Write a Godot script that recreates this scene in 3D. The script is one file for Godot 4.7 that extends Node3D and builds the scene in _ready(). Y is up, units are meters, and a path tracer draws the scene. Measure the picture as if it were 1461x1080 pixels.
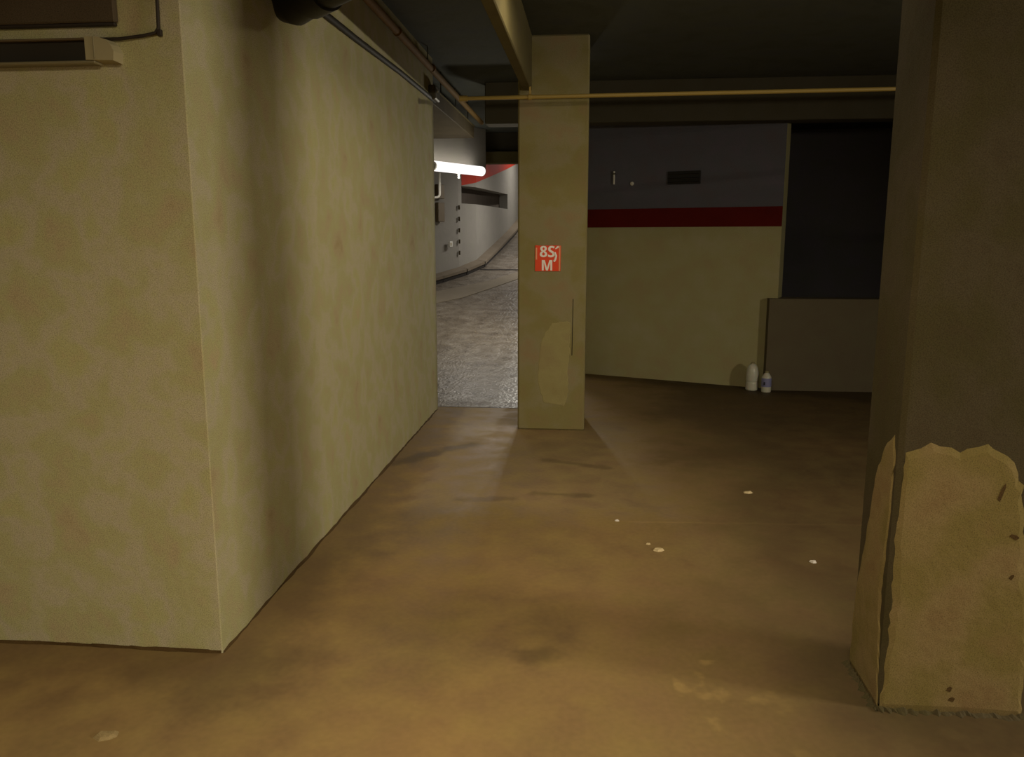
extends Node3D
# Underground car park: metres, y up, -z runs along the long left wall towards the ramp.

const CEIL := 2.97
var M := {}
var used := {}


func _ready() -> void:
	# ---- camera
	var cam := Camera3D.new()
	cam.name = "camera"
	add_child(cam)
	cam.position = Vector3(0, 1.5, 0)
	cam.rotation_order = EULER_ORDER_YXZ
	cam.rotation_degrees = Vector3(-9.8658, 5.6267, 0)
	cam.fov = rad_to_deg(2.0 * atan(540.0 / 1150.0))
	cam.near = 0.05
	cam.far = 80.0
	cam.current = true
	# ---- environment: closed underground space, no sky
	var we := WorldEnvironment.new()
	we.name = "environment"
	var e := Environment.new()
	e.background_mode = Environment.BG_COLOR
	e.background_color = Color(0, 0, 0)
	e.ambient_light_source = Environment.AMBIENT_SOURCE_DISABLED
	e.tonemap_mode = Environment.TONE_MAPPER_LINEAR
	e.tonemap_exposure = 0.97
	e.sdfgi_enabled = true
	e.ssao_enabled = true
	e.ssil_enabled = true
	we.environment = e
	add_child(we)
	# ---- lamps (unseen battens added for their light; their builders carry their own lights)
	var EN := [5.1, 2.4, 1.8, 3.2, 6.6, 5.6, 12.5, 6.5, 12.0]  # LAMPS
	materials()
	lamps(EN)
	structure()
	pillars()
	overhead()
	left_wall_fittings()
	ramp()
	small_things()


# ------------------------------------------------------------------ helpers
func numbered(n: String) -> String:
	if not used.has(n):
		used[n] = 0
		return n
	used[n] += 1
	return "%s_%03d" % [n, used[n]]


func thing(called: String, label: String, category: String, at := Vector3.ZERO, group := "") -> Node3D:
	var o := Node3D.new()
	o.name = numbered(called)
	add_child(o)
	o.position = at
	o.set_meta("label", label)
	if category:
		o.set_meta("category", category)
	if group:
		o.set_meta("group", group)
	return o


func st_new() -> SurfaceTool:
	var st := SurfaceTool.new()
	st.begin(Mesh.PRIMITIVE_TRIANGLES)
	return st


func put(called: String, st: SurfaceTool, mat: Material, parent: Node = null, at := Vector3.ZERO) -> MeshInstance3D:
	var o := MeshInstance3D.new()
	o.mesh = st.commit()
	o.material_override = mat
	o.position = at
	if parent == null:
		o.name = numbered(called)
		add_child(o)
	else:
		o.name = called
		parent.add_child(o, true)
	return o


func struct(called: String, label: String, st: SurfaceTool, mat: Material, at := Vector3.ZERO) -> MeshInstance3D:
	var o := put(called, st, mat, null, at)
	o.set_meta("label", label)
	o.set_meta("kind", "structure")
	return o


func tri(st: SurfaceTool, a: Vector3, b: Vector3, c: Vector3, out: Vector3, ua := Vector2.ZERO, ub := Vector2.ZERO, uc := Vector2.ZERO) -> void:
	var n := (b - a).cross(c - a)
	if n.length_squared() < 1e-16:
		return
	n = n.normalized()
	if n.dot(out) < 0:
		n = -n
	else:
		var t := b
		b = c
		c = t
		var u := ub
		ub = uc
		uc = u
	st.set_normal(n)
	st.set_uv(ua)
	st.add_vertex(a)
	st.set_normal(n)
	st.set_uv(ub)
	st.add_vertex(b)
	st.set_normal(n)
	st.set_uv(uc)
	st.add_vertex(c)


func quad(st: SurfaceTool, a: Vector3, b: Vector3, c: Vector3, d: Vector3, out: Vector3) -> void:
	tri(st, a, b, c, out)
	tri(st, a, c, d, out)


# a chamfered box between two corners, turned by basis about its centre
func box(st: SurfaceTool, lo: Vector3, hi: Vector3, ch := 0.004, basis := Basis()) -> void:
	var c := (lo + hi) * 0.5
	var h := (hi - lo).abs() * 0.5
	ch = minf(ch, minf(h.x, minf(h.y, h.z)) * 0.8)
	var v := func(sx: float, sy: float, sz: float, axis: int) -> Vector3:
		var p := Vector3(sx * h.x, sy * h.y, sz * h.z)
		for k in 3:
			if k != axis:
				p[k] -= signf(p[k]) * ch
		return c + basis * p
	var s := [-1.0, 1.0]
	for axis in 3:
		var u := (axis + 1) % 3
		var w := (axis + 2) % 3
		for sg in s:
			var q := []
			for uv in [[-1.0, -1.0], [1.0, -1.0], [1.0, 1.0], [-1.0, 1.0]]:
				var g := Vector3.ZERO
				g[axis] = sg
				g[u] = uv[0]
				g[w] = uv[1]
				q.append(v.call(g.x, g.y, g.z, axis))
			var out := Vector3.ZERO
			out[axis] = sg
			quad(st, q[0], q[1], q[2], q[3], basis * out)
	for axis in 3:
		var u := (axis + 1) % 3
		var w := (axis + 2) % 3
		for su in s:
			for sw in s:
				var a := Vector3.ZERO
				a[axis] = -1
				a[u] = su
				a[w] = sw
				var b := a
				b[axis] = 1
				var out := a + b
				quad(st, v.call(a.x, a.y, a.z, u), v.call(b.x, b.y, b.z, u), v.call(b.x, b.y, b.z, w), v.call(a.x, a.y, a.z, w), basis * out)
	for sx in s:
		for sy in s:
			for sz in s:
				tri(st, v.call(sx, sy, sz, 0), v.call(sx, sy, sz, 1), v.call(sx, sy, sz, 2), basis * Vector3(sx, sy, sz))


# lathe about y: profile of (radius, height), smooth
func lathe(st: SurfaceTool, prof: Array, n := 24, sx := 1.0, sz := 1.0) -> void:
	for i in prof.size() - 1:
		var p: Vector2 = prof[i]
		var q: Vector2 = prof[i + 1]
		for k in n:
			var a0 := TAU * k / n
			var a1 := TAU * (k + 1) / n
			var P := func(r: float, y: float, a: float) -> Vector3: return Vector3(cos(a) * r * sx, y, sin(a) * r * sz)
			var out := Vector3(cos((a0 + a1) / 2) * (q.y - p.y), p.x - q.x, sin((a0 + a1) / 2) * (q.y - p.y))
			tri(st, P.call(p.x, p.y, a0), P.call(p.x, p.y, a1), P.call(q.x, q.y, a1), out)
			tri(st, P.call(p.x, p.y, a0), P.call(q.x, q.y, a1), P.call(q.x, q.y, a0), out)


# round bar along a path, closed at both ends
func tube(st: SurfaceTool, path: Array, r: float, n := 12) -> void:
	var rings := []
	var up := Vector3(0.13, 0.98, 0.11).normalized()
	var cs := []
	for i in path.size():
		var d: Vector3
		if i == 0:
			d = path[1] - path[0]
		elif i == path.size() - 1:
			d = path[i] - path[i - 1]
		else:
			d = (path[i + 1] - path[i]).normalized() + (path[i] - path[i - 1]).normalized()
		d = d.normalized()
		var side := up.cross(d)
		if side.length() < 0.05:
			side = Vector3.RIGHT.cross(d)
		side = side.normalized()
		up = d.cross(side).normalized()
		var ring := []
		for k in n:
			ring.append(path[i] + (side * cos(TAU * k / n) + up * sin(TAU * k / n)) * r)
		rings.append(ring)
		cs.append(path[i])
	for i in rings.size() - 1:
		for k in n:
			var l := (k + 1) % n
			var vs := [rings[i][k], rings[i][l], rings[i + 1][l], rings[i + 1][k]]
			var ns := [(rings[i][k] - cs[i]) / r, (rings[i][l] - cs[i]) / r, (rings[i + 1][l] - cs[i + 1]) / r, (rings[i + 1][k] - cs[i + 1]) / r]
			var flip: bool = (vs[1] - vs[0]).cross(vs[2] - vs[0]).dot(ns[0]) > 0
			for t in ([0, 2, 1, 0, 3, 2] if flip else [0, 1, 2, 0, 2, 3]):
				st.set_normal(ns[t])
				st.set_uv(Vector2.ZERO)
				st.add_vertex(vs[t])
	for endi in [0, rings.size() - 1]:
		var out: Vector3 = (path[0] - path[1]) if endi == 0 else (path[-1] - path[-2])
		for k in n:
			tri(st, cs[endi], rings[endi][k], rings[endi][(k + 1) % n], out)


func arc(c: Vector3, a: Vector3, b: Vector3, n := 6) -> Array:  # quarter turn from c+a to c+b
	var out := []
	for i in n + 1:
		out.append(c + a * cos(PI / 2 * i / n) + b * sin(PI / 2 * i / n))
	return out


# slab: outline in (u, v) raised along w from a face at origin o, edges sloped
func slab(st: SurfaceTool, pts: PackedVector2Array, o: Vector3, u: Vector3, v: Vector3, w: Vector3, t: float, inset := 0.004) -> void:
	var small := PackedVector2Array()
	var c := Vector2.ZERO
	for p in pts:
		c += p
	c /= pts.size()
	for p in pts:
		small.append(p + (c - p).normalized() * inset)
	var at := func(p: Vector2, k: float) -> Vector3: return o + u * p.x + v * p.y + w * k
	var idx := Geometry2D.triangulate_polygon(small)
	for i in range(0, idx.size(), 3):
		tri(st, at.call(small[idx[i]], t), at.call(small[idx[i + 1]], t), at.call(small[idx[i + 2]], t), w)
	for i in pts.size():
		var j := (i + 1) % pts.size()
		var mid := (pts[i] + pts[j]) * 0.5 - c
		quad(st, at.call(pts[i], 0.0), at.call(pts[j], 0.0), at.call(small[j], t), at.call(small[i], t), u * mid.x + v * mid.y + w * 0.01)


# an outline with its edges broken up, for hand-trowelled patches
func ragged(pts: PackedVector2Array, amp: float, sd: int, keep_below := 0.01) -> PackedVector2Array:
	var rng := RandomNumberGenerator.new()
	rng.seed = sd
	var out := PackedVector2Array()
	for i in pts.size():
		var a := pts[i]
		var b := pts[(i + 1) % pts.size()]
		var n := maxi(1, int(a.distance_to(b) / 0.025))
		for k in n:
			var p := a.lerp(b, float(k) / n)
			if p.y > keep_below:
				p += Vector2(rng.randf_range(-amp, amp), rng.randf_range(-amp, amp))
			out.append(p)
	return out


# ------------------------------------------------------------------ materials
func noise_tex(sd: int, freq: float, octaves: int, stops: Array, as_normal := false, size := 512) -> NoiseTexture2D:
	var n := FastNoiseLite.new()
	n.noise_type = FastNoiseLite.TYPE_SIMPLEX_SMOOTH
	n.seed = sd
	n.frequency = freq
	n.fractal_octaves = octaves
	n.fractal_gain = 0.55
	var t := NoiseTexture2D.new()
	t.width = size
	t.height = size
	t.seamless = true
	t.noise = n
	if stops:
		var g := Gradient.new()
		g.offsets = PackedFloat32Array()
		g.colors = PackedColorArray()
		var offs := PackedFloat32Array()
		var cols := PackedColorArray()
		for i in stops.size():
			offs.append(float(i) / (stops.size() - 1))
			cols.append(stops[i])
		g.offsets = offs
		g.colors = cols
		t.color_ramp = g
	t.as_normal_map = as_normal
	return t


var grain: NoiseTexture2D
var relief: NoiseTexture2D


func plaster(sd: int, stops: Array, rough := 0.92, relief_cm := 0.10, tile := 0.55) -> StandardMaterial3D:
	var m := StandardMaterial3D.new()
	m.albedo_texture = noise_tex(sd, 0.009, 5, stops)
	m.uv1_triplanar = true
	m.uv1_world_triplanar = true
	m.uv1_scale = Vector3.ONE * tile
	m.roughness = rough
	m.metallic_specular = 0.25
	m.detail_enabled = true
	m.detail_blend_mode = BaseMaterial3D.BLEND_MODE_MUL
	m.detail_albedo = grain
	m.detail_uv_layer = BaseMaterial3D.DETAIL_UV_2
	m.uv2_triplanar = true
	m.uv2_world_triplanar = true
	m.uv2_scale = Vector3.ONE * 1.7
	m.heightmap_enabled = relief_cm > 0
	m.heightmap_texture = relief
	m.heightmap_scale = relief_cm
	return m


func plain(c: Color, rough := 0.7, metal := 0.0, spec := 0.5) -> StandardMaterial3D:
	var m := StandardMaterial3D.new()
	m.albedo_color = c
	m.roughness = rough
	m.metallic = metal
	m.metallic_specular = spec
	return m


func glow(c: Color, k: float) -> StandardMaterial3D:
	var m := plain(Color(0.9, 0.9, 0.9), 0.5)
	m.emission_enabled = true
	m.emission = c
	m.emission_energy_multiplier = k
	return m


func materials() -> void:
	grain = noise_tex(91, 0.22, 4, [Color(0.66, 0.66, 0.65), Color(0.88, 0.88, 0.87), Color(1, 1, 1), Color(1, 1, 1)])
	relief = noise_tex(17, 0.05, 5, [])
	M.wall = plaster(3, [Color(0.679, 0.611, 0.452), Color(0.728, 0.671, 0.523), Color(0.718, 0.700, 0.513), Color(0.749, 0.710, 0.596), Color(0.728, 0.710, 0.513), Color(0.758, 0.681, 0.535)])
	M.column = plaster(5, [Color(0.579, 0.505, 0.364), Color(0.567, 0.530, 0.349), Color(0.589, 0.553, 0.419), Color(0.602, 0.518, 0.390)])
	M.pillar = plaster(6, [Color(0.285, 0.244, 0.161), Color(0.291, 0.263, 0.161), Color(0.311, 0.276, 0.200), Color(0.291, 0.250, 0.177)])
	M.patch = plaster(8, [Color(0.524, 0.441, 0.288), Color(0.497, 0.441, 0.258), Color(0.542, 0.469, 0.315), Color(0.514, 0.424, 0.288)], 0.9, 0.15)
	M.patch_pale = plaster(9, [Color(0.604, 0.554, 0.378), Color(0.637, 0.599, 0.416), Color(0.604, 0.542, 0.390)], 0.9, 0.12)
	M.back = plaster(11, [Color(0.695, 0.626, 0.474), Color(0.695, 0.671, 0.493), Color(0.723, 0.687, 0.561)])
	M.dark_paint = plaster(12, [Color(0.424, 0.386, 0.418), Color(0.403, 0.406, 0.445), Color(0.444, 0.406, 0.470)], 0.8, 0.2)
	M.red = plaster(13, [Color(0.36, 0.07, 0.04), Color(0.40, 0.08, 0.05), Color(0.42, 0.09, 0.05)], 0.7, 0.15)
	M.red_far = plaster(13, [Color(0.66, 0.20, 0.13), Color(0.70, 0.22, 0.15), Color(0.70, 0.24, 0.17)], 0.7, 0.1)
	M.ceiling = plaster(14, [Color(0.334, 0.341, 0.308), Color(0.363, 0.375, 0.343), Color(0.349, 0.358, 0.359)])
	M.beam = plaster(15, [Color(0.396, 0.355, 0.250), Color(0.432, 0.400, 0.268), Color(0.414, 0.373, 0.287)])
	M.beam_dark = plaster(16, [Color(0.316, 0.296, 0.232), Color(0.340, 0.322, 0.272)])
	M.slit = plaster(20, [Color(0.300, 0.268, 0.237), Color(0.331, 0.300, 0.268)], 0.9, 0.1)
	M.room = plaster(18, [Color(0.460, 0.457, 0.439), Color(0.482, 0.457, 0.497)])
	M.parapet = plaster(19, [Color(0.436, 0.390, 0.318), Color(0.449, 0.419, 0.333)])
	M.ramp_wall = plaster(21, [Color(0.566, 0.548, 0.517), Color(0.594, 0.575, 0.545), Color(0.584, 0.575, 0.527)], 0.85, 0.15)
	M.kerb = plaster(22, [Color(0.460, 0.414, 0.352), Color(0.503, 0.457, 0.400)])
	M.ramp_band = plaster(23, [Color(0.496, 0.457, 0.396), Color(0.531, 0.492, 0.433)])
	M.floor_dirt = plaster(30, [Color(0.30, 0.23, 0.13), Color(0.36, 0.28, 0.16)])
	M.joint = plain(Color(0.13, 0.10, 0.07), 0.95)
	var rf := plaster(24, [Color(0.29, 0.25, 0.21), Color(0.42, 0.38, 0.33), Color(0.48, 0.44, 0.39), Color(0.54, 0.51, 0.47)], 0.5, 0.5, 0.8)
	rf.roughness_texture = noise_tex(25, 0.012, 4, [Color(0.42, 0.42, 0.42), Color(0.55, 0.55, 0.55), Color(0.95, 0.95, 0.95)])
	rf.roughness = 0.62
	rf.metallic_specular = 0.5
	M.ramp_floor = rf
	M.tin = plain(Color(0.42, 0.36, 0.26), 0.6, 0.2)
	M.board = plaster(26, [Color(0.330, 0.283, 0.210), Color(0.360, 0.314, 0.252)], 0.7, 0.05)
	M.cream = plain(Color(0.632, 0.590, 0.455), 0.5)
	M.cream_edge = plain(Color(0.496, 0.460, 0.341), 0.5)
	M.cavity = plain(Color(0.17, 0.15, 0.11), 0.8)
	M.cable = plain(Color(0.15, 0.11, 0.06), 0.7)
	M.wall_cable = plain(Color(0.124, 0.099, 0.040), 0.7)
	M.black = plain(Color(0.07, 0.06, 0.055), 0.55)
	M.rust = plaster(27, [Color(0.487, 0.374, 0.187), Color(0.566, 0.456, 0.252)], 0.8, 0.05)
	M.yellow = plain(Color(0.632, 0.538, 0.280), 0.45, 0.0, 0.5)
	M.grey_metal = plain(Color(0.36, 0.34, 0.29), 0.6, 0.3)
	M.duct = plaster(28, [Color(0.34, 0.30, 0.22), Color(0.40, 0.36, 0.28)], 0.75, 0.05)
	M.white = plain(Color(0.85, 0.84, 0.80), 0.5)
	M.sign_red = plain(Color(0.90, 0.26, 0.06), 0.45)
	M.sign_white = plain(Color(0.97, 0.95, 0.93), 0.5)
	M.sign_pale = plain(Color(0.92, 0.62, 0.46), 0.5)
	var milky := plain(Color(0.80, 0.79, 0.72), 0.35)
	milky.subsurf_scatter_enabled = true
	milky.subsurf_scatter_strength = 0.2
	M.milky = milky
	M.bottle_label = plain(Color(0.532, 0.532, 0.694), 0.4)
	M.navy = plain(Color(0.10, 0.10, 0.16), 0.5)
	M.cap = plain(Color(0.571, 0.539, 0.394), 0.5)
	M.stone = plaster(29, [Color(0.58, 0.50, 0.34), Color(0.66, 0.58, 0.42)], 0.9, 0.1)
	M.paper = plain(Color(0.80, 0.72, 0.55), 0.8)
	M.foil = plain(Color(0.85, 0.82, 0.78), 0.35)
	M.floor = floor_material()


func seg_d(p: Vector2, a: Vector2, b: Vector2) -> float:
	return p.distance_to(Geometry2D.get_closest_point_to_segment(p, a, b))


# the cement floor: dirt at the back wall, darker by the left one, shade painted in at right, a pale patch, stains of their own
func floor_material() -> StandardMaterial3D:
	var W := 875
	var H := 1125
	var mk := func(sd: int, f: float, o: int) -> PackedByteArray:
		var n := FastNoiseLite.new()
		n.seed = sd
		n.frequency = f
		n.fractal_octaves = o
		n.fractal_gain = 0.55
		n.noise_type = FastNoiseLite.TYPE_SIMPLEX_SMOOTH
		return n.get_image(W, H).get_data()
	var big: PackedByteArray = mk.call(31, 0.006, 5)
	var mid: PackedByteArray = mk.call(32, 0.03, 5)
	var fine: PackedByteArray = mk.call(33, 0.25, 3)
	var data := PackedByteArray()
	data.resize(W * H * 3)
	var rough := PackedByteArray()
	rough.resize(W * H)
	for j in H:
		var z := -9.5 + 9.0 * (j + 0.5) / H
		for i in W:
			var x := -3.5 + 7.0 * (i + 0.5) / W
			var k := j * W + i
			var b := big[k] / 255.0 - 0.5
			var m := mid[k] / 255.0 - 0.5
			var f := fine[k] / 255.0 - 0.5
			var lum := 1.0 + b * 0.28 + m * 0.22 + f * 0.16
			var grey := 0.0
			# darker at the foot of the long wall and its end face
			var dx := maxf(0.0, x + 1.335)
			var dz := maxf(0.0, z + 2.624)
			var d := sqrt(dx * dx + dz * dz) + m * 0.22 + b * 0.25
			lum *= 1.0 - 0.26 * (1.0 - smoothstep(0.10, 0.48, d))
			# shade round the pillar at the right and into the parking bay, painted into the colour
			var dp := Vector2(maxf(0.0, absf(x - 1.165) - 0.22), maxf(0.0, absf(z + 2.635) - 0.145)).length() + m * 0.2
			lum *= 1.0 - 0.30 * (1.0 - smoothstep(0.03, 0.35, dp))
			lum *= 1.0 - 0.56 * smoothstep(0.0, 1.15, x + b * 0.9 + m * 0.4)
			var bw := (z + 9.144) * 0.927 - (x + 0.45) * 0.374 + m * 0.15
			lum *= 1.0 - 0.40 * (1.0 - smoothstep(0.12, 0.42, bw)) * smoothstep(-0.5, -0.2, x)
			# paler, greyer patch in front of the column
			var px := smoothstep(-1.08, -0.98, x + m * 0.12) * (1.0 - smoothstep(0.15, 0.65, x + m * 0.3))
			var pz := smoothstep(-6.6, -6.2, z + m * 0.3) * (1.0 - smoothstep(-4.45, -4.0, z + m * 0.35))
			grey += 0.55 * px * pz
			lum *= 1.0 + 0.10 * px * pz
			var gf := smoothstep(-1.14, -1.06, x + m * 0.1) * (1.0 - smoothstep(-0.78, -0.70, x + m * 0.1)) * (1.0 - smoothstep(-6.15, -5.7, z + m * 0.5))  # grey sheen at the ramp foot: a reflection painted into the colour
			grey += 0.5 * gf
			lum *= 1.0 + 0.18 * gf
			# small stains and scuffs
			lum *= 1.0 - 0.30 * (1.0 - smoothstep(0.02, 0.10, Vector2((x + 0.165) * 0.8, z + 2.72).length() + m * 0.08))
			lum *= 1.0 - 0.22 * (1.0 - smoothstep(0.02, 0.26, Vector2((x + 0.15), (z + 3.0) * 0.8).length() + m * 0.15))
			lum *= 1.0 - 0.35 * (1.0 - smoothstep(0.02, 0.10, seg_d(Vector2(x, z), Vector2(-1.32, -5.15), Vector2(-0.86, -5.75)) + m * 0.10))
			lum *= 1.0 - 0.28 * (1.0 - smoothstep(0.01, 0.06, seg_d(Vector2(x, z), Vector2(-0.32, -4.62), Vector2(0.0, -4.60)) + m * 0.06))
			lum *= 1.0 - 0.25 * (1.0 - smoothstep(0.01, 0.06, seg_d(Vector2(x, z), Vector2(-0.3, -5.35), Vector2(0.12, -5.2)) + m * 0.06))
			lum *= 1.0 - 0.22 * (1.0 - smoothstep(0.01, 0.06, seg_d(Vector2(x, z), Vector2(-0.75, -4.45), Vector2(-0.45, -4.5)) + m * 0.06))
			# pale scratch across the bay
			lum *= 1.0 + 0.16 * (1.0 - smoothstep(0.003, 0.014, absf(z + 4.16 + 0.06 * x + m * 0.02))) * smoothstep(0.1, 0.3, x)
			# pale cement splashes near the foot of the pillar
			if z > -2.75 and x > 0.3:
				lum *= 1.0 + 0.35 * smoothstep(0.12, 0.3, m) * (1.0 - smoothstep(0.5, 0.8, x))
			var r := lerpf(0.55, 0.535, grey) * (1.0 + 0.03 * b)
			var g := lerpf(0.452, 0.468, grey) * (1.0 + 0.05 * m)
			var bl := lerpf(0.29, 0.36, grey) * (1.0 - 0.05 * m)
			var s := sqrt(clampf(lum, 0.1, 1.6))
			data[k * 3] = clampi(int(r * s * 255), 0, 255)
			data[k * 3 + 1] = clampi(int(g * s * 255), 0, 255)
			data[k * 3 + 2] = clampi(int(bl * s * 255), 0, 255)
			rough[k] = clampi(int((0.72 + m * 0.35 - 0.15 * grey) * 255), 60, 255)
	var mat := StandardMaterial3D.new()
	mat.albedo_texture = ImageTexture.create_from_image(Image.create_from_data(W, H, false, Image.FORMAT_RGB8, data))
	mat.roughness_texture = ImageTexture.create_from_image(Image.create_from_data(W, H, false, Image.FORMAT_L8, rough))
	mat.roughness = 1.0
	mat.metallic_specular = 0.3
	return mat


# ------------------------------------------------------------------ lamps
# unseen batten added for its light: housing, glowing tube, and an area light of the tube's size just below it
func batten(at: Vector3, turn: float, energy: float, label: String, length := 1.2, col := Color(1.0, 0.93, 0.80), pitch := 0.0) -> void:
	var t := thing("added_lamp", label, "lamp", at, "")
	t.rotation = Vector3(pitch, turn, 0)
	var st := st_new()
	box(st, Vector3(-length / 2 - 0.04, -0.03, -0.06), Vector3(length / 2 + 0.04, 0.03, 0.06), 0.006)
	put("housing", st, M.cream, t)
	st = st_new()
	tube(st, [Vector3(-length / 2, -0.05, 0), Vector3(length / 2, -0.05, 0)], 0.014)
	put("lamp_tube", st, glow(col, 1.0), t)
	var l := AreaLight3D.new()
	l.name = "lamp_light"
	l.area_size = Vector2(length, 0.1)
	l.light_color = col
	l.light_energy = energy
	l.area_range = 30.0
	l.area_attenuation = 2.0
	l.rotation_degrees.x = -90
	l.position = Vector3(0, -0.07, 0)
	l.shadow_enabled = true
	t.add_child(l)


func lamps(EN: Array) -> void:  # added lamps, all out of view, powers set to balance the light
	batten(Vector3(-0.92, 2.88, 0.3), 0, EN[0], "added unseen batten in the left bay just behind the camera", 0.75, Color(1.0, 0.93, 0.80), 0.0)
	batten(Vector3(-0.4, 2.9, -1.4), PI / 2, EN[1], "added unseen batten lengthwise overhead between left wall and pillar", 1.2, Color(1.0, 0.93, 0.80), 0.0)
	batten(Vector3(0.35, 2.9, -4.3), 0, EN[2], "added unseen batten crosswise overhead before the column", 1.2, Color(1.0, 0.93, 0.80), 0.0)
	batten(Vector3(-0.49, 1.9, -9.55), 2.25, EN[3], "short added batten by the ramp side wall, unseen behind the column", 0.3, Color(1.0, 0.97, 0.90), 0.95)
	batten(Vector3(-0.3, 3.0, -14.2), PI / 2, EN[4], "added batten over the lower ramp, unseen behind the column", 1.2, Color(1.0, 0.98, 0.95), 0.0)
	batten(Vector3(-0.7, 3.9, -18.5), PI / 2, EN[5], "added batten over the upper ramp, unseen behind the column", 1.2, Color(1.0, 0.98, 0.95), 0.0)
	batten(Vector3(4.9, 2.0, -1.7), PI / 2, EN[6], "added unseen batten at the wall of the bay far right", 0.6, Color(1.0, 0.95, 0.85), 1.15)
	batten(Vector3(4.9, 2.0, -3.6), PI / 2, EN[7], "second added unseen batten at the bay wall, beyond the pillar", 0.6, Color(1.0, 0.97, 0.90), 1.3)
	batten(Vector3(0.1, 2.9, 1.6), 0, EN[8], "added unseen batten in the middle lane behind the camera", 1.2, Color(1.0, 0.93, 0.80), 0.0)


# ------------------------------------------------------------------ the shell
func prism(pts: Array, y0: float, y1: float) -> SurfaceTool:  # plan outline (x, z) raised between two heights
	var st := st_new()
	var p := PackedVector2Array()
	for q in pts:
		p.append(Vector2(q[0], q[1]))
	slab(st, p, Vector3(0, y0, 0), Vector3.RIGHT, Vector3.BACK, Vector3.UP, y1 - y0, 0.0)
	var idx := Geometry2D.triangulate_polygon(p)
	for i in range(0, idx.size(), 3):
		tri(st, Vector3(p[idx[i]].x, y0, p[idx[i]].y), Vector3(p[idx[i + 1]].x, y0, p[idx[i + 1]].y), Vector3(p[idx[i + 2]].x, y0, p[idx[i + 2]].y), Vector3.DOWN)
	return st


func floor_patch(st: SurfaceTool, x0: float, x1: float, z0: float, z1: float) -> void:
	var v := [Vector3(x0, 0, z0), Vector3(x1, 0, z0), Vector3(x1, 0, z1), Vector3(x0, 0, z1)]
	var u := []
	for p in v:
		u.append(Vector2((p.x + 3.5) / 7.0, (p.z + 9.5) / 9.0))
	tri(st, v[0], v[1], v[2], Vector3.UP, u[0], u[1], u[2])
	tri(st, v[0], v[2], v[3], Vector3.UP, u[0], u[2], u[3])
	box(st, Vector3(x0, -0.3, z0), Vector3(x1, -0.002, z1), 0.0)


const BW0 := Vector3(-0.45, 0, -9.144)  # back wall, left end
const BW1 := Vector3(1.835, 0, -8.221)  # back wall, right end


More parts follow.
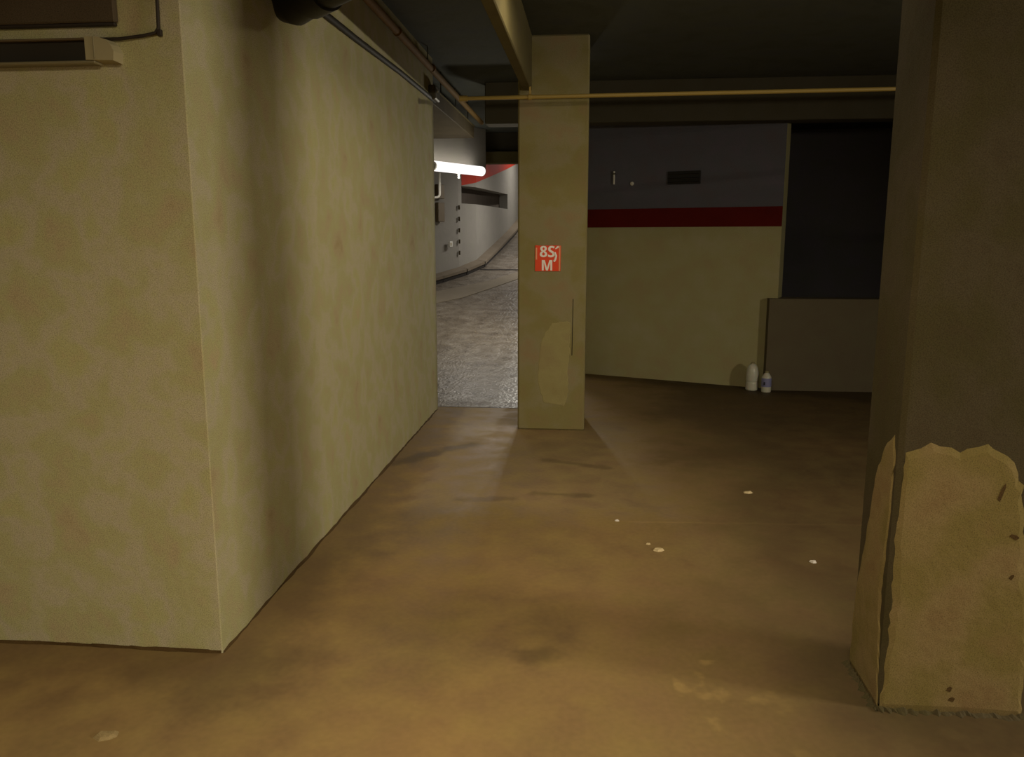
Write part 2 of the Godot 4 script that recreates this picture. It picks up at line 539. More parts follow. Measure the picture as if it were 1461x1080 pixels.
func structure() -> void:
	var st := st_new()
	floor_patch(st, -6, 5, -7.035, 6)
	floor_patch(st, -0.45, 5, -12.0, -7.035)
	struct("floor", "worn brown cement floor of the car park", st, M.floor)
	st = st_new()
	box(st, Vector3(-0.95 - 2.6, -0.06, -7.06), Vector3(-0.45, -0.012, -7.03), 0.0)
	struct("trim_1", "dark joint in the floor at the foot of the ramp", st, M.joint)
	st = st_new()
	box(st, Vector3(-6, CEIL, -11.9), Vector3(5, CEIL + 0.25, 6), 0.02)
	struct("ceiling", "dark concrete ceiling of the car park", st, M.ceiling)
	# long plastered wall block on the left
	struct("wall_left", "long plastered wall on the left with a sharp corner", prism([[-6, -2.624], [-1.329, -2.624], [-1.3265, -2.6255], [-1.3255, -2.628], [-1.349, -6.950], [-6, -6.950]], 0, CEIL), M.wall)
	# crumbs of mortar along its foot
	var w := get_node("wall_left")
	var rng := RandomNumberGenerator.new()
	rng.seed = 4
	st = st_new()
	var skirt := func(a: Vector3, b: Vector3, out: Vector3) -> void:
		var n := int(a.distance_to(b) / 0.05)
		var py := 0.005
		var pd := 0.006
		for i in n:
			var y := clampf(py + rng.randf_range(-0.006, 0.006), 0.001, 0.014)
			var d := clampf(pd + rng.randf_range(-0.006, 0.006), 0.002, 0.014)
			var p := a.lerp(b, float(i) / n)
			var q := a.lerp(b, float(i + 1) / n)
			quad(st, p + Vector3(0, py, 0), q + Vector3(0, y, 0), q + out * d, p + out * pd, out + Vector3.UP)
			py = y
			pd = d
	skirt.call(Vector3(-3.2, 0, -2.6245), Vector3(-1.33, 0, -2.6245), Vector3.BACK)
	skirt.call(Vector3(-1.326, 0, -2.63), Vector3(-1.349, 0, -6.95), Vector3.RIGHT)
	put("mortar_crumbs", st, M.floor_dirt, w)
	# back wall at a slant: pale below, red band, dark above
	var dir := (BW1 - BW0).normalized()
	var n := Vector3(-dir.z, 0, dir.x)
	var t := 0.22
	struct("wall_back", "slanting back wall with a red band and dark paint above it", prism([[BW0.x, BW0.z], [BW1.x, BW1.z], [BW1.x - n.x * t, BW1.z - n.z * t], [BW0.x - n.x * t, BW0.z - n.z * t]], 0, CEIL), M.back)
	w = get_node("wall_back")
	var L := BW0.distance_to(BW1)
	st = st_new()
	slab(st, PackedVector2Array([Vector2(0, 1.615), Vector2(L, 1.615), Vector2(L, 1.808), Vector2(0, 1.808)]), BW0, dir, Vector3.UP, n, 0.003, 0.001)
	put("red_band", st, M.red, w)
	st = st_new()
	slab(st, PackedVector2Array([Vector2(0, 1.808), Vector2(L, 1.808), Vector2(L, CEIL - 0.01), Vector2(0, CEIL - 0.01)]), BW0, dir, Vector3.UP, n, 0.002, 0.001)
	put("dark_paint", st, M.dark_paint, w)
	# the unlit room to the right of it
	struct("wall_right", "dark end walls of the unlit room beyond the low wall", prism([[2.0, -11.8], [4.8, -11.8], [4.8, -2.4], [5.0, -2.4], [5.0, -12.0], [2.0, -12.0]], 0, CEIL), M.room)
	struct("wall_inner", "hidden side wall of the unlit room", prism([[BW1.x - 0.08, BW1.z - 0.2], [BW1.x - 0.02, BW1.z - 0.2], [2.1, -12.0], [1.9, -12.0]], 0, CEIL), M.room)
	struct("wall_low", "low dark wall closing the opening right of the back wall", prism([[1.742, -8.15], [4.8, -8.15], [4.8, -8.4], [1.742, -8.4]], 0, 0.915), M.parapet)
	# the rest of the hall, behind and beside the photographer
	struct("wall_front", "plastered wall behind the photographer", prism([[-6, 6], [5, 6], [5, 6.2], [-6, 6.2]], 0, CEIL), M.wall)
	struct("wall_side", "plastered wall of the bay on the far left", prism([[-6.2, 6.2], [-6, 6.2], [-6, -2.6], [-6.2, -2.6]], 0, CEIL), M.wall)
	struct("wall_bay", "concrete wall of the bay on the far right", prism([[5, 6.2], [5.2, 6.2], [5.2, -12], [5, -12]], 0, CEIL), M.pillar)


func pillars() -> void:
	var t := thing("column", "square plastered column in mid hall with the orange sign on it", "column", Vector3(-0.3065, 0, -6.235))
	var st := st_new()
	box(st, Vector3(-0.2635, 0, -0.50), Vector3(0.2635, CEIL, 0), 0.012)
	put("shaft", st, M.column, t)
	st = st_new()  # patched plaster low on its face
	slab(st, ragged(PackedVector2Array([Vector2(-0.10, 0.34), Vector2(-0.05, 0.22), Vector2(0.10, 0.20), Vector2(0.135, 0.30), Vector2(0.13, 0.45), Vector2(0.142, 0.62), Vector2(0.145, 0.862), Vector2(0.07, 0.868), Vector2(0.0, 0.845), Vector2(-0.03, 0.80), Vector2(-0.085, 0.70), Vector2(-0.10, 0.5)]), 0.006, 43), Vector3.ZERO, Vector3.RIGHT, Vector3.UP, Vector3.BACK, 0.002, 0.006)
	put("plaster_patch", st, M.patch_pale, t)
	st = st_new()
	slab(st, PackedVector2Array([Vector2(0.158, 0.60), Vector2(0.164, 0.60), Vector2(0.168, 1.04), Vector2(0.163, 1.04)]), Vector3.ZERO, Vector3.RIGHT, Vector3.UP, Vector3.BACK, 0.001, 0.0005)
	put("crack", st, M.joint, t)

	t = thing("pillar", "dark square pillar at the right edge with broad plaster patches at its foot", "pillar", Vector3(1.165, 0, -2.635))
	st = st_new()
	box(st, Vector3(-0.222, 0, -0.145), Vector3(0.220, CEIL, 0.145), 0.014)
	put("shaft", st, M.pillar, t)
	st = st_new()  # front patch
	var pts := PackedVector2Array([Vector2(-0.218, 0.0), Vector2(0.215, 0.0), Vector2(0.212, 0.34), Vector2(0.185, 0.46), Vector2(0.165, 0.62), Vector2(0.145, 0.76), Vector2(0.10, 0.85), Vector2(0.03, 0.885), Vector2(-0.05, 0.865), Vector2(-0.13, 0.885), Vector2(-0.20, 0.86), Vector2(-0.212, 0.6), Vector2(-0.208, 0.3)])
	slab(st, ragged(pts, 0.006, 41), Vector3(0, 0, 0.145), Vector3.RIGHT, Vector3.UP, Vector3.BACK, 0.004, 0.024)
	put("plaster_patch", st, M.patch, t)
	st = st_new()  # patch on the left face, bulging towards the floor
	pts = PackedVector2Array([Vector2(0.142, 0.0), Vector2(-0.142, 0.0), Vector2(-0.142, 0.28), Vector2(-0.10, 0.42), Vector2(-0.06, 0.60), Vector2(-0.03, 0.74), Vector2(0.04, 0.86), Vector2(0.10, 0.90), Vector2(0.118, 0.84), Vector2(0.108, 0.55), Vector2(0.098, 0.38), Vector2(0.115, 0.2)])
	slab(st, ragged(pts, 0.005, 42), Vector3(-0.222, 0, 0), Vector3.BACK, Vector3.UP, Vector3.LEFT, 0.004, 0.020)
	put("plaster_patch", st, M.patch, t)
	st = st_new()  # ragged mortar foot
	var rng := RandomNumberGenerator.new()
	rng.seed = 9
	var foot := func(a: Vector3, b: Vector3, out: Vector3) -> void:
		var ph := 0.010
		var pd := 0.015
		for i in 40:
			var h := rng.randf_range(0.003, 0.016)
			var d := rng.randf_range(0.006, 0.030)
			var p := a.lerp(b, i / 40.0)
			var q := a.lerp(b, (i + 1) / 40.0)
			quad(st, p + Vector3(0, ph, 0) + out * 0.004, q + Vector3(0, h, 0) + out * 0.004, q + out * d, p + out * pd, out + Vector3.UP)
			ph = h
			pd = d
	foot.call(Vector3(-0.235, 0, 0.147), Vector3(0.220, 0, 0.147), Vector3.BACK)
	foot.call(Vector3(-0.224, 0, -0.15), Vector3(-0.224, 0, 0.165), Vector3.LEFT)
	put("mortar_foot", st, M.pillar, t)
	for q in [[0.085, 0.74, 0.012, 0.06, 0.25], [0.135, 0.60, 0.030, 0.016, 0.5], [-0.01, 0.085, 0.016, 0.02, 0.2], [0.0, 0.05, 0.02, 0.016, 0.1], [0.14, 0.47, 0.012, 0.02, 0.4]]:
		st = st_new()
		slab(st, PackedVector2Array([Vector2(-0.5 * q[2], -0.4 * q[3]), Vector2(0.35 * q[2], -0.5 * q[3]), Vector2(0.5 * q[2], 0.3 * q[3]), Vector2(0.1 * q[2], 0.5 * q[3]), Vector2(-0.4 * q[2], 0.2 * q[3])]), Vector3(q[0], q[1], 0.149), Vector3.RIGHT.rotated(Vector3.BACK, -q[4]), Vector3.UP.rotated(Vector3.BACK, -q[4]), Vector3.BACK, 0.001, 0.001)
		put("scratch", st, M.floor_dirt, t)


func overhead() -> void:
	var t := thing("ceiling_beam", "slim pale concrete beam running overhead to the top of the column", "beam", Vector3(-0.5, 2.578, -6.235))
	var st := st_new()
	box(st, Vector3(-0.033, 0, 0.0), Vector3(0.033, CEIL - 2.578, 10.0), 0.006)
	put("beam_body", st, M.beam, t)
	t = thing("ceiling_beam", "broad dark beam across the ceiling behind the column", "beam", Vector3(0, 2.585, -8.0))
	st = st_new()
	box(st, Vector3(-1.05, 0, -0.25), Vector3(4.8, CEIL - 2.585, 0), 0.008)
	put("beam_body", st, M.beam_dark, t)
	# yellow pipe across the hall in front of the column
	t = thing("yellow_pipe", "thin yellow pipe hung level across the hall in front of the column", "pipe", Vector3(-0.98, 2.505, -6.08))
	st = st_new()
	var path := [Vector3(0, 0, 0), Vector3(0.05, 0, 0), Vector3(5.9, 0.03, 0)]
	tube(st, path, 0.0145)
	put("pipe_run", st, M.yellow, t)
	st = st_new()
	tube(st, [Vector3(-0.004, 0, 0), Vector3(0.055, 0, 0)], 0.021)
	put("end_socket", st, M.yellow, t)
	st = st_new()
	tube(st, [Vector3(0.50, 0.002, 0), Vector3(0.525, 0.002, 0)], 0.021)
	box(st, Vector3(0.504, 0.015, -0.012), Vector3(0.520, 0.075, 0.004), 0.002)
	put("pipe_clamp", st, M.yellow, t)
	# rusty conduit and dark cable along the long wall
	t = thing("conduit", "rusty brown conduit along the top of the long left wall", "conduit", Vector3(-1.285, 2.82, -2.7))
	st = st_new()
	tube(st, [Vector3(0.004, 0.009, -1.3), Vector3(0, 0.008, -2.2), Vector3(-0.008, 0, -4.25), Vector3(-0.008, -0.01, -6.85)], 0.026)
	put("pipe_run", st, M.rust, t)
	for z in [-1.6, -2.75, -3.9]:
		st = st_new()
		tube(st, [Vector3(0, 0.005, z - 0.012), Vector3(0, 0.005, z + 0.012)], 0.031)
		box(st, Vector3(-0.03, -0.01, z - 0.012), Vector3(-0.005, 0.02, z + 0.012), 0.002)
		put("pipe_clamp", st, M.rust, t)
	t = thing("wall_cable", "dark cable run below the rusty conduit on the left wall", "cable", Vector3(-1.325, 2.60, -3.4))
	st = st_new()
	tube(st, [Vector3(0.012, -0.035, 0), Vector3(0.0, -0.01, -1.2), Vector3(-0.008, 0.022, -2.3), Vector3(-0.010, 0.034, -3.55)], 0.017)
	put("cable_run", st, M.wall_cable, t)
	st = st_new()
	box(st, Vector3(-0.03, 0.02, -3.56), Vector3(0.035, 0.13, -3.36), 0.01)
	put("junction_box", st, M.grey_metal, t)
	st = st_new()
	tube(st, [Vector3(0.036, 0.085, -3.42), Vector3(0.044, 0.085, -3.42)], 0.012)
	put("knob", st, M.white, t)
	# hanger wire
	t = thing("hanger_rod", "thin steel hanger rod by the far end of the left wall top", "rod", Vector3(-1.30, 2.835, -6.5))
	st = st_new()
	tube(st, [Vector3(0, 0, 0), Vector3(0, CEIL - 2.835, 0)], 0.004)
	put("rod_body", st, M.grey_metal, t)
	# duct that goes on past the end of the wall
	t = thing("cable_duct", "grey metal duct under the ceiling just past the wall end", "duct", Vector3(-1.36, 2.63, -6.98))
	st = st_new()
	box(st, Vector3(-0.5, 0, -2.5), Vector3(-0.01, 0.135, 0), 0.004)
	put("duct_body", st, M.duct, t)
	st = st_new()
	box(st, Vector3(-0.04, 0.125, -2.5), Vector3(0.0, 0.140, 0), 0.004)
	put("flange", st, M.beam, t)
	for z in [-0.5, -1.3, -2.1]:
		st = st_new()
		tube(st, [Vector3(-0.02, 0.15, z), Vector3(-0.02, CEIL - 2.63, z)], 0.005)
		put("hanger", st, M.grey_metal, t)
	# black drain pipe with its elbow
	t = thing("drain_pipe", "thick black drain pipe elbow hanging at the top of the left wall", "pipe", Vector3(-1.165, 2.42, -3.38))
	st = st_new()
	tube(st, [Vector3(-0.025, CEIL - 2.42, 0.0), Vector3(-0.045, 0.30, 0.0), Vector3(-0.08, 0.12, 0), Vector3(-0.085, 0.05, 0.0), Vector3(-0.070, 0.0, 0.012), Vector3(-0.03, -0.012, 0.05), Vector3(0.05, 0.0, 0.12), Vector3(0.95, 0.03, 0.95), Vector3(1.9, 0.06, 1.85)], 0.066, 20)
	put("pipe_run", st, M.black, t)
	st = st_new()
	tube(st, [Vector3(0.06, 0.0, 0.13), Vector3(0.15, 0.004, 0.213)], 0.076, 20)
	put("socket", st, M.black, t)


func left_wall_fittings() -> void:
	var z := -2.624
	var t := thing("wall_board", "dark brown board fixed high on the left wall above the batten", "board", Vector3(-2.1, 2.178, z))
	var st := st_new()
	box(st, Vector3(-0.7, 0.006, 0), Vector3(0.565, 0.6, 0.025), 0.004)
	put("panel", st, M.board, t)
	st = st_new()
	box(st, Vector3(-0.7, -0.004, 0), Vector3(0.560, 0.006, 0.018), 0.002)  # dark strip standing in for the shadow line under the board
	put("shadow_line", st, M.cable, t)
	t = thing("unlit_batten", "unlit fluorescent batten with a cream end cap high on the left wall", "light fitting", Vector3(-2.1, 2.10, z))
	st = st_new()
	box(st, Vector3(-0.6, -0.038, 0), Vector3(0.47, 0.036, 0.012), 0.003)
	put("tray", st, M.cavity, t)
	st = st_new()
	box(st, Vector3(-0.6, -0.046, 0), Vector3(0.50, -0.036, 0.045), 0.003)
	put("lower_lip", st, M.cream_edge, t)
	st = st_new()
	box(st, Vector3(-0.6, 0.030, 0), Vector3(0.47, 0.037, 0.030), 0.002)
	put("upper_lip", st, M.tin, t)
	st = st_new()
	slab(st, PackedVector2Array([Vector2(0.470, -0.038), Vector2(0.568, -0.042), Vector2(0.573, -0.012), Vector2(0.562, 0.012), Vector2(0.545, 0.028), Vector2(0.515, 0.037), Vector2(0.470, 0.037)]), Vector3.ZERO, Vector3.RIGHT, Vector3.UP, Vector3.BACK, 0.05, 0.004)
	put("end_cap", st, M.cream, t)
	st = st_new()
	box(st, Vector3(0.500, -0.034, 0.049), Vector3(0.505, 0.034, 0.0515), 0.001)
	put("cap_seam", st, M.cream_edge, t)
	t = thing("wall_cable", "black cable drooping round the corner of the brown board to the batten", "cable", Vector3(-1.4, 2.17, z))
	st = st_new()
	tube(st, [Vector3(0.008, 0.75, 0.007), Vector3(0.004, 0.10, 0.007), Vector3(0.002, -0.005, 0.008), Vector3(-0.008, -0.02, 0.009), Vector3(-0.05, -0.028, 0.01), Vector3(-0.13, -0.036, 0.011), Vector3(-0.22, -0.036, 0.013), Vector3(-0.26, -0.034, 0.012)], 0.0055, 8)
	put("cable_run", st, M.cable, t)
	st = st_new()
	box(st, Vector3(-0.002, -0.030, 0), Vector3(0.012, -0.010, 0.014), 0.002)
	put("clip", st, M.cable, t)


# ------------------------------------------------------------------ the ramp beyond the hall
func rh(z: float) -> float:
	return 0.0 if z > -7.3 else 0.145 * (-z - 7.3)


const RW := [[-3.5, -11.1], [-2.92, -12.1], [-2.501, -12.885], [-2.222, -13.485], [-2.19, -13.62], [-2.026, -14.203], [-1.936, -16.042], [-1.862, -17.9], [-1.814, -21.079], [-1.7, -24.5]]


func ramp() -> void:
	# ramp slab
	var st := st_new()
	var zs := [-7.05, -7.3, -9.144, -11.6, -24.5]
	var xr := [-0.45, -0.45, -0.45, 0.7, 0.7]
	for i in zs.size() - 1:
		var a := Vector3(-3.6, rh(zs[i]), zs[i])
		var b := Vector3(xr[i], rh(zs[i]), zs[i])
		var c := Vector3(xr[i + 1], rh(zs[i + 1]), zs[i + 1])
		var d := Vector3(-3.6, rh(zs[i + 1]), zs[i + 1])
		quad(st, a, b, c, d, Vector3.UP)
		var dn := Vector3(0, -0.4, 0)
		quad(st, b, c, c + dn, b + dn, Vector3.RIGHT)
		quad(st, a + dn, b + dn, c + dn, d + dn, Vector3.DOWN)
	struct("floor", "grey damp concrete ramp rising beyond the column", st, M.ramp_floor)
	# pale worn strip over the ramp and a joint further up, each a hand's breadth of slab edge
	st = st_new()
	var band := [[[-2.50, -10.9], [-2.50, -11.95]], [[-2.205, -11.335], [-2.368, -12.1]], [[-1.882, -11.70], [-2.017, -12.50]], [[-1.549, -12.367], [-1.63, -13.0]], [[-1.187, -13.149], [-1.242, -13.75]], [[-0.6, -14.3], [-0.6, -14.9]]]
	for i in band.size() - 1:
		var q := []
		for p in [band[i][0], band[i + 1][0], band[i + 1][1], band[i][1]]:
			q.append(Vector3(p[0], rh(p[1]) + 0.008, p[1]))
		quad(st, q[0], q[1], q[2], q[3], Vector3.UP)
		quad(st, q[0], q[1], q[1] - Vector3(0, 0.01, 0), q[0] - Vector3(0, 0.01, 0), Vector3.BACK)
	put("pale_strip", st, M.ramp_band, get_node("floor_001"))
	st = st_new()
	var zj := -13.94
	quad(st, Vector3(-1.93, rh(zj) + 0.004, zj + 0.03), Vector3(0.6, rh(zj) + 0.004, zj + 0.03), Vector3(0.6, rh(zj) + 0.012, zj - 0.03), Vector3(-1.93, rh(zj) + 0.012, zj - 0.03), Vector3.UP)
	put("joint", st, M.joint, get_node("floor_001"))
	# ramp wall with a long slit opening
	st = st_new()
	var red := st_new()
	var kerb := st_new()
	var gap := st_new()
	for i in RW.size() - 1:
		var a := Vector3(RW[i][0], 0, RW[i][1])
		var b := Vector3(RW[i + 1][0], 0, RW[i + 1][1])
		var d := (b - a).normalized()
		var n := Vector3(-d.z, 0, d.x)
		if n.x < 0:
			n = -n
		var ya := rh(a.z)
		var yb := rh(b.z)
		var up := Vector3.UP
		if i >= 4 and i <= 6:  # beside the slit
			var z0: float = RW[4][1]
			var z1: float = RW[7][1]
			var ka: float = (a.z - z0) / (z1 - z0)
			var kb: float = (b.z - z0) / (z1 - z0)
			var la := lerpf(2.075, 2.13, ka)
			var lb := lerpf(2.075, 2.13, kb)
			var ha := lerpf(2.36, 2.445, ka)
			var hb := lerpf(2.36, 2.445, kb)
			quad(st, a + up * (ya - 0.3), b + up * (yb - 0.3), b + up * lb, a + up * la, n)
			quad(st, a + up * ha, b + up * hb, b + up * 5.6, a + up * 5.6, n)
			var w := -n * 0.30
			quad(st, a + up * la, b + up * lb, b + up * lb + w, a + up * la + w, up)
			quad(st, a + up * ha, b + up * hb, b + up * hb + w, a + up * ha + w, -up)
			if i == 4:
				quad(st, a + up * la, a + up * ha, a + up * ha + w, a + up * la + w, d)
			if i == 6:
				quad(st, b + up * lb, b + up * hb, b + up * hb + w, b + up * lb + w, -d)
		else:
			quad(st, a + up * (ya - 0.3), b + up * (yb - 0.3), b + up * 5.6, a + up * 5.6, n)
		if i >= 4:
			var o := n * 0.004
			quad(red, a + up * (ya + 1.45) + o, b + up * (yb + 1.45) + o, b + up * (yb + 1.70) + o, a + up * (ya + 1.70) + o, n)
		# kerb: sloping top against the wall, upright face with a dark gap at its foot
		var k := n * 0.16
		var t := up * 0.13
		var t2 := up * 0.10
		quad(kerb, a + up * ya + t, b + up * yb + t, b + up * yb + t2 + k, a + up * ya + t2 + k, up + n)
		quad(kerb, a + up * ya + t2 + k, b + up * yb + t2 + k, b + up * yb + k + up * 0.055, a + up * ya + k + up * 0.055, n)
		quad(gap, a + up * (ya + 0.055) + k * 0.92, b + up * (yb + 0.055) + k * 0.92, b + up * (yb - 0.01) + k * 0.92, a + up * (ya - 0.01) + k * 0.92, n)
	struct("wall_ramp", "pale ramp wall with a long slit opening and a rising red stripe", st, M.ramp_wall)
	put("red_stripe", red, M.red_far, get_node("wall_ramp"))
	struct("trim_2", "pale kerb rising along the foot of the ramp wall", kerb, M.kerb)
	put("foot_gap", gap, M.joint, get_node("trim_2"))
	# dark space behind the slit
	st = st_new()
	quad(st, Vector3(-2.37, 1.7, -13.3), Vector3(-2.02, 1.7, -18.2), Vector3(-2.02, 2.8, -18.2), Vector3(-2.37, 2.8, -13.3), Vector3.RIGHT)
	struct("window_1", "dark backing of the slit opening in the ramp wall", st, M.slit)
	# corner guard blocks on the near corner of the ramp wall
	var t := thing("corner_guard", "vertical row of dark guard blocks on the ramp wall corner", "corner guard", Vector3(-2.205, rh(-13.485), -13.46))
	for i in 5:
		st = st_new()
		box(st, Vector3(-0.014, 0.33 + i * 0.185, -0.01), Vector3(0.014, 0.40 + i * 0.185, 0.014), 0.003)
		put("guard_block", st, M.duct, t)
	# box with pipe, switch
	t = thing("riser_cabinet", "narrow dark box on the wall below the lit tube", "cabinet", Vector3(-2.425, 1.76, -12.96))
	var rot := Basis(Vector3.UP, atan2(0.907, 0.42))
	st = st_new()
	box(st, Vector3(-0.09, 0, 0), Vector3(0.09, 0.30, 0.06), 0.006, rot)
	put("lower_box", st, M.tin, t)
	st = st_new()
	box(st, Vector3(-0.09, 0.36, 0), Vector3(0.09, 0.58, 0.06), 0.006, rot)
	put("upper_box", st, M.tin, t)
	t = thing("lamp_conduit", "white conduit dropping from the lit tube and bending to the left", "conduit", Vector3(-2.12, 2.36, -11.3))
	st = st_new()
	var path := [Vector3(0, 0.03, 0), Vector3(0, -0.24, 0)]
	path += arc(Vector3(-0.05, -0.25, 0), Vector3(0.05, 0, 0), Vector3(0, -0.05, 0))
	path.append(Vector3(-0.35, -0.32, 0.0))
	tube(st, path, 0.016, 10)
	put("pipe_run", st, M.white, t)
	t = thing("wall_switch", "small white switch plate low on the wall left of the ramp kerb", "switch", Vector3(-2.305, 1.36, -13.19))
	st = st_new()
	box(st, Vector3(-0.045, 0, 0), Vector3(0.045, 0.09, 0.03), 0.006, rot)
	put("plate", st, M.white, t)
	st = st_new()
	box(st, Vector3(-0.018, 0.02, 0.01), Vector3(0.018, 0.07, 0.036), 0.003, rot)
	put("rocker", st, M.cream, t)
	# lintel and hanging panel over the mouth of the ramp
	t = thing("hanging_panel", "grey concrete panel hanging from the ceiling behind the lit tube", "panel", Vector3(-1.60, 2.44, -11.10))
	st = st_new()
	box(st, Vector3(-2.3, 0, -0.2), Vector3(0.26, CEIL - 2.44, 0), 0.006)
	var o := put("panel_body", st, M.ramp_wall, t)
	o.rotation.y = atan2(0.891, 0.49)
	t = thing("lintel", "low dark lintel across the mouth of the ramp", "lintel", Vector3(-1.0, 2.54, -11.6))
	st = st_new()
	box(st, Vector3(-0.7, 0, -0.2), Vector3(1.8, 0.16, 0), 0.005)
	put("lower_band", st, M.beam, t)
	st = st_new()
	box(st, Vector3(-0.7, 0.16, -0.3), Vector3(1.8, CEIL - 2.54, -0.12), 0.005)
	put("upper_band", st, M.beam_dark, t)
	# the lit tube
	t = thing("tube_lamp", "bright white fluorescent tube glowing at the mouth of the ramp", "lamp", Vector3(-1.729, 2.382, -10.555))
	t.rotation.y = atan2(0.891, 0.49)
	st = st_new()
	tube(st, [Vector3(-0.50, 0, 0), Vector3(0.50, 0, 0)], 0.062, 16)
	put("lamp_tube", st, glow(Color(1, 0.98, 0.97), 1.3), t)
	st = st_new()
	box(st, Vector3(-0.52, -0.018, -0.085), Vector3(0.52, 0.018, -0.065), 0.004)
	put("housing", st, M.white, t)
	for s in [-1.0, 1.0]:
		st = st_new()
		tube(st, [Vector3(s * 0.50, 0, 0), Vector3(s * 0.525, 0, 0)], 0.055, 16)
		put("end_cap", st, M.white, t)
	st = st_new()
	tube(st, [Vector3(0.0, -0.06, 0), Vector3(0.0, -0.12, 0)], 0.012, 8)
	put("pull_switch", st, M.white, t)
	for k in 2:
		var l := AreaLight3D.new()
		l.name = "lamp_light"
		l.area_size = Vector2(1.0, 0.12)
		l.light_color = Color(1, 0.97, 0.92)
		l.light_energy = [1.0, 0.06][k] * TUBE_ENERGY
		l.area_range = 30.0
		l.area_attenuation = 2.0
		l.shadow_enabled = true
		l.rotation_degrees = [Vector3(-90, 0, 0), Vector3(35, 0, 0)][k]
		l.position = [Vector3(0, -0.07, 0), Vector3(0, 0.065, -0.03)][k]
		t.add_child(l, true)
	# shell round the ramp
	struct("wall_ramp_right", "hidden right wall of the ramp", prism([[-0.45, -9.15], [-0.30, -9.2], [0.85, -11.6], [0.85, -24.5], [0.7, -24.5], [0.7, -11.6]], 0, 5.6), M.ramp_wall)
	struct("wall_ramp_left", "hidden wall of the bay behind the long left wall", prism([[-3.7, -6.9], [-3.5, -6.9], [-3.5, -11.1], [-3.7, -11.1]], 0, 5.6), M.ramp_wall)
	struct("wall_ramp_end", "end of the ramp above", prism([[-2.2, -24.5], [1.0, -24.5], [1.0, -24.7], [-2.2, -24.7]], 0, 5.6), M.ramp_wall)
	st = st_new()
	var ca := Vector3(-3.7, 2.9, -11.8)
	var cb := Vector3(-3.7, 5.0, -24.7)
	var r := Vector3(4.7, 0, 0)
	var u := Vector3(0, 0.2, 0)
	quad(st, ca, ca + r, cb + r, cb, Vector3.DOWN)
	quad(st, ca + u, ca + r + u, cb + r + u, cb + u, Vector3.UP)
	struct("ceiling", "sloping ceiling over the ramp", st, M.ceiling)


const TUBE_ENERGY := 1.5


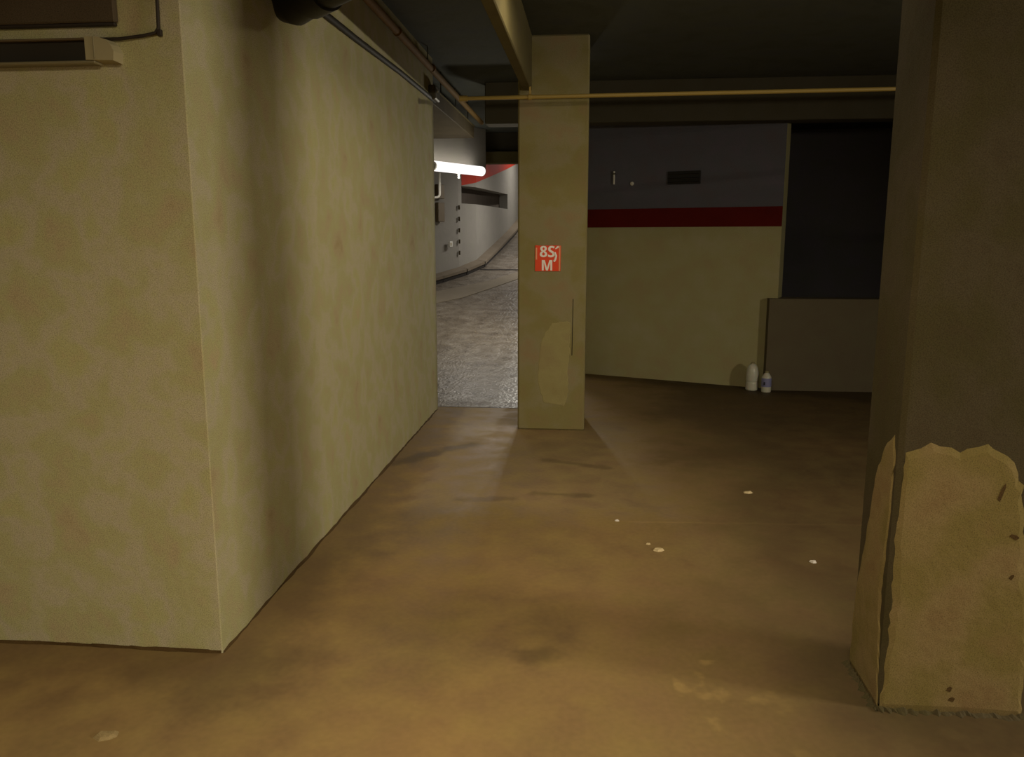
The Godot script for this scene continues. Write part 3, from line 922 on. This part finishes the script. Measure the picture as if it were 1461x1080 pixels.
func small_things() -> void:
	# orange sign on the column
	var t := thing("wall_sign", "small square orange red sign with white lettering on the column", "sign", Vector3(-0.3375, 1.349, -6.235))
	var st := st_new()
	slab(st, PackedVector2Array([Vector2(-0.099, -0.098), Vector2(0.097, -0.098), Vector2(0.099, 0.096), Vector2(0.05, 0.098), Vector2(-0.05, 0.096), Vector2(-0.098, 0.099)]), Vector3.ZERO, Vector3.RIGHT, Vector3.UP, Vector3.BACK, 0.006, 0.001)
	put("plate", st, M.sign_red, t)
	st = st_new()
	box(st, Vector3(-0.094, -0.010, 0.005), Vector3(-0.083, 0.080, 0.008), 0.001)
	put("border", st, M.sign_pale, t)
	st = st_new()
	box(st, Vector3(0.083, -0.096, 0.005), Vector3(0.094, 0.094, 0.008), 0.001)
	put("border", st, M.sign_pale, t)
	var f := SystemFont.new()
	f.font_names = PackedStringArray(["Droid Sans"])
	f.font_weight = 900
	var letters := [["8", Vector3(-0.034, 0.050, 0.007), 112, 0.0], ["S", Vector3(0.026, 0.050, 0.007), 112, 0.0], ["M", Vector3(-0.006, -0.054, 0.007), 104, 0.0]]
	for l in letters:
		var tm := TextMesh.new()
		tm.text = l[0]
		tm.font = f
		tm.font_size = l[2]
		tm.pixel_size = 0.00105
		tm.depth = 0.003
		var o := MeshInstance3D.new()
		o.mesh = tm
		o.name = "letter"
		o.material_override = M.sign_white
		o.position = l[1]
		t.add_child(o, true)
	st = st_new()  # the curved stroke that runs down from the second sign, and the corner tab
	tube(st, [Vector3(0.050, 0.045, 0.006), Vector3(0.062, 0.018, 0.006), Vector3(0.056, -0.008, 0.006), Vector3(0.045, -0.024, 0.006)], 0.009, 8)
	put("curved_stroke", st, M.sign_white, t)
	st = st_new()
	slab(st, PackedVector2Array([Vector2(0.052, 0.070), Vector2(0.062, 0.070), Vector2(0.086, 0.084), Vector2(0.080, 0.094), Vector2(0.070, 0.092)]), Vector3(0, 0, 0.006), Vector3.RIGHT, Vector3.UP, Vector3.BACK, 0.002, 0.001)
	put("corner_tab", st, M.sign_white, t)
	# fittings on the dark paint of the back wall
	var dir := (BW1 - BW0).normalized()
	var n := Vector3(-dir.z, 0, dir.x)
	var turn := atan2(n.x, n.z)
	t = thing("conduit_stub", "short upright conduit stub on the dark upper back wall", "conduit", Vector3(0.222, 2.065, -8.868))
	t.rotation.y = turn
	st = st_new()
	tube(st, [Vector3(0, 0, 0.016), Vector3(0, 0.135, 0.016)], 0.010, 10)
	put("pipe_run", st, M.white, t)
	st = st_new()
	box(st, Vector3(-0.016, 0.10, 0), Vector3(0.016, 0.115, 0.028), 0.002)
	put("clip", st, M.grey_metal, t)
	t = thing("pull_button", "tiny bright button on the dark upper back wall", "button", Vector3(0.405, 2.067, -8.794))
	t.rotation.y = turn
	st = st_new()
	lathe(st, [Vector2(0, 0.0), Vector2(0.020, 0.0), Vector2(0.019, 0.010), Vector2(0.012, 0.016), Vector2(0, 0.018)], 16)
	var o := put("button_body", st, M.white, t)
	o.rotation.x = PI / 2
	t = thing("wall_vent", "black slatted vent high on the dark upper back wall", "vent", Vector3(0.92, 2.11, -8.586))
	t.rotation.y = turn
	st = st_new()
	box(st, Vector3(-0.17, -0.065, 0), Vector3(0.17, 0.065, 0.012), 0.002)
	put("backing", st, M.black, t)
	for i in 3:
		st = st_new()
		box(st, Vector3(-0.16, -0.05 + i * 0.04, 0.010), Vector3(0.16, -0.044 + i * 0.04, 0.030), 0.001, Basis(Vector3.RIGHT, 0.5))
		put("slat", st, M.cavity, t)
	# two bottles by the low wall
	t = thing("bottle", "larger milky plastic bottle standing against the foot of the back wall", "bottle", Vector3(1.615, 0, -8.16))
	st = st_new()
	lathe(st, [Vector2(0, 0), Vector2(0.056, 0.0), Vector2(0.062, 0.01), Vector2(0.060, 0.07), Vector2(0.0575, 0.085), Vector2(0.061, 0.10), Vector2(0.061, 0.155), Vector2(0.058, 0.19), Vector2(0.051, 0.222), Vector2(0.042, 0.245), Vector2(0.032, 0.257), Vector2(0.022, 0.263), Vector2(0.018, 0.265), Vector2(0.018, 0.270), Vector2(0, 0.270)], 28)
	put("body", st, M.milky, t)
	st = st_new()
	lathe(st, [Vector2(0, 0.268), Vector2(0.020, 0.268), Vector2(0.020, 0.276), Vector2(0.017, 0.279), Vector2(0, 0.279)], 20)
	put("cap", st, M.cap, t)
	t = thing("bottle", "smaller bottle with a pale blue label standing beside the larger one", "bottle", Vector3(1.735, 0, -8.06))
	st = st_new()
	lathe(st, [Vector2(0, 0), Vector2(0.043, 0.0), Vector2(0.047, 0.008), Vector2(0.047, 0.135), Vector2(0.043, 0.155), Vector2(0.028, 0.180), Vector2(0.018, 0.192), Vector2(0.016, 0.200), Vector2(0, 0.200)], 28)
	put("body", st, M.milky, t)
	st = st_new()
	lathe(st, [Vector2(0.046, 0.055), Vector2(0.0485, 0.056), Vector2(0.0485, 0.140), Vector2(0.046, 0.141)], 28)
	o = put("label_wrap", st, M.bottle_label, t)
	st = st_new()
	box(st, Vector3(-0.034, 0.075, 0.032), Vector3(-0.020, 0.105, 0.046), 0.002)
	put("printed_mark", st, M.navy, t)
	st = st_new()
	lathe(st, [Vector2(0, 0.192), Vector2(0.019, 0.192), Vector2(0.018, 0.210), Vector2(0, 0.212)], 20)
	put("cap", st, M.cap, t)
	# litter on the floor
	chip("stone_chip", "flat pale stone chip on the floor in front of the left wall", "stone", Vector3(-1.454, 0, -2.11), 0.028, 0.010, M.stone, 3)
	chip("paper_scrap", "crumpled pale paper scrap on the floor nearest the middle", "litter", Vector3(0.347, 0, -3.785), 0.022, 0.010, M.paper, 5)
	chip("paper_scrap", "tiny pale paper crumb beside the larger crumpled scrap", "litter", Vector3(0.30, 0, -3.86), 0.009, 0.006, M.paper, 6)
	chip("foil_scrap", "bright white crumb on the dark floor beside the pillar", "litter", Vector3(1.057, 0, -3.707), 0.014, 0.009, M.foil, 7)
	chip("paper_scrap", "small tan crumb on the dark floor between pillar and bottles", "litter", Vector3(0.954, 0, -4.751), 0.022, 0.008, M.paper, 8)
	chip("foil_scrap", "tiny bright speck on the floor in front of the column", "litter", Vector3(0.155, 0, -4.184), 0.010, 0.007, M.foil, 9)
	t = thing("floor_pipe", "pale plastic pipe end on the floor behind the right pillar", "pipe", Vector3(1.53, 0.012, -2.74))
	st = st_new()
	tube(st, [Vector3(-0.02, 0, 0), Vector3(1.1, 0, 0.1)], 0.012, 12)
	put("pipe_run", st, M.cream, t)


func chip(called: String, label: String, category: String, at: Vector3, r: float, h: float, mat: Material, sd: int) -> void:
	var rng := RandomNumberGenerator.new()
	rng.seed = sd
	var st := st_new()
	var n := 7
	var lo := []
	var hi := []
	for k in n:
		var a := TAU * k / n
		var q := r * rng.randf_range(0.7, 1.15)
		lo.append(Vector3(cos(a) * q * 1.3, 0, sin(a) * q))
		hi.append(Vector3(cos(a) * q * 0.9, h * rng.randf_range(0.6, 1.1), sin(a) * q * 0.7))
	var top := Vector3(0, h, 0)
	for k in n:
		var l := (k + 1) % n
		var mid: Vector3 = lo[k] + lo[l]
		quad(st, lo[k], lo[l], hi[l], hi[k], mid + Vector3(0, 0.3 * r, 0))
		tri(st, hi[k], hi[l], top, Vector3.UP)
	var o := put(called, st, mat, null, at)
	o.set_meta("label", label)
	o.set_meta("category", category)
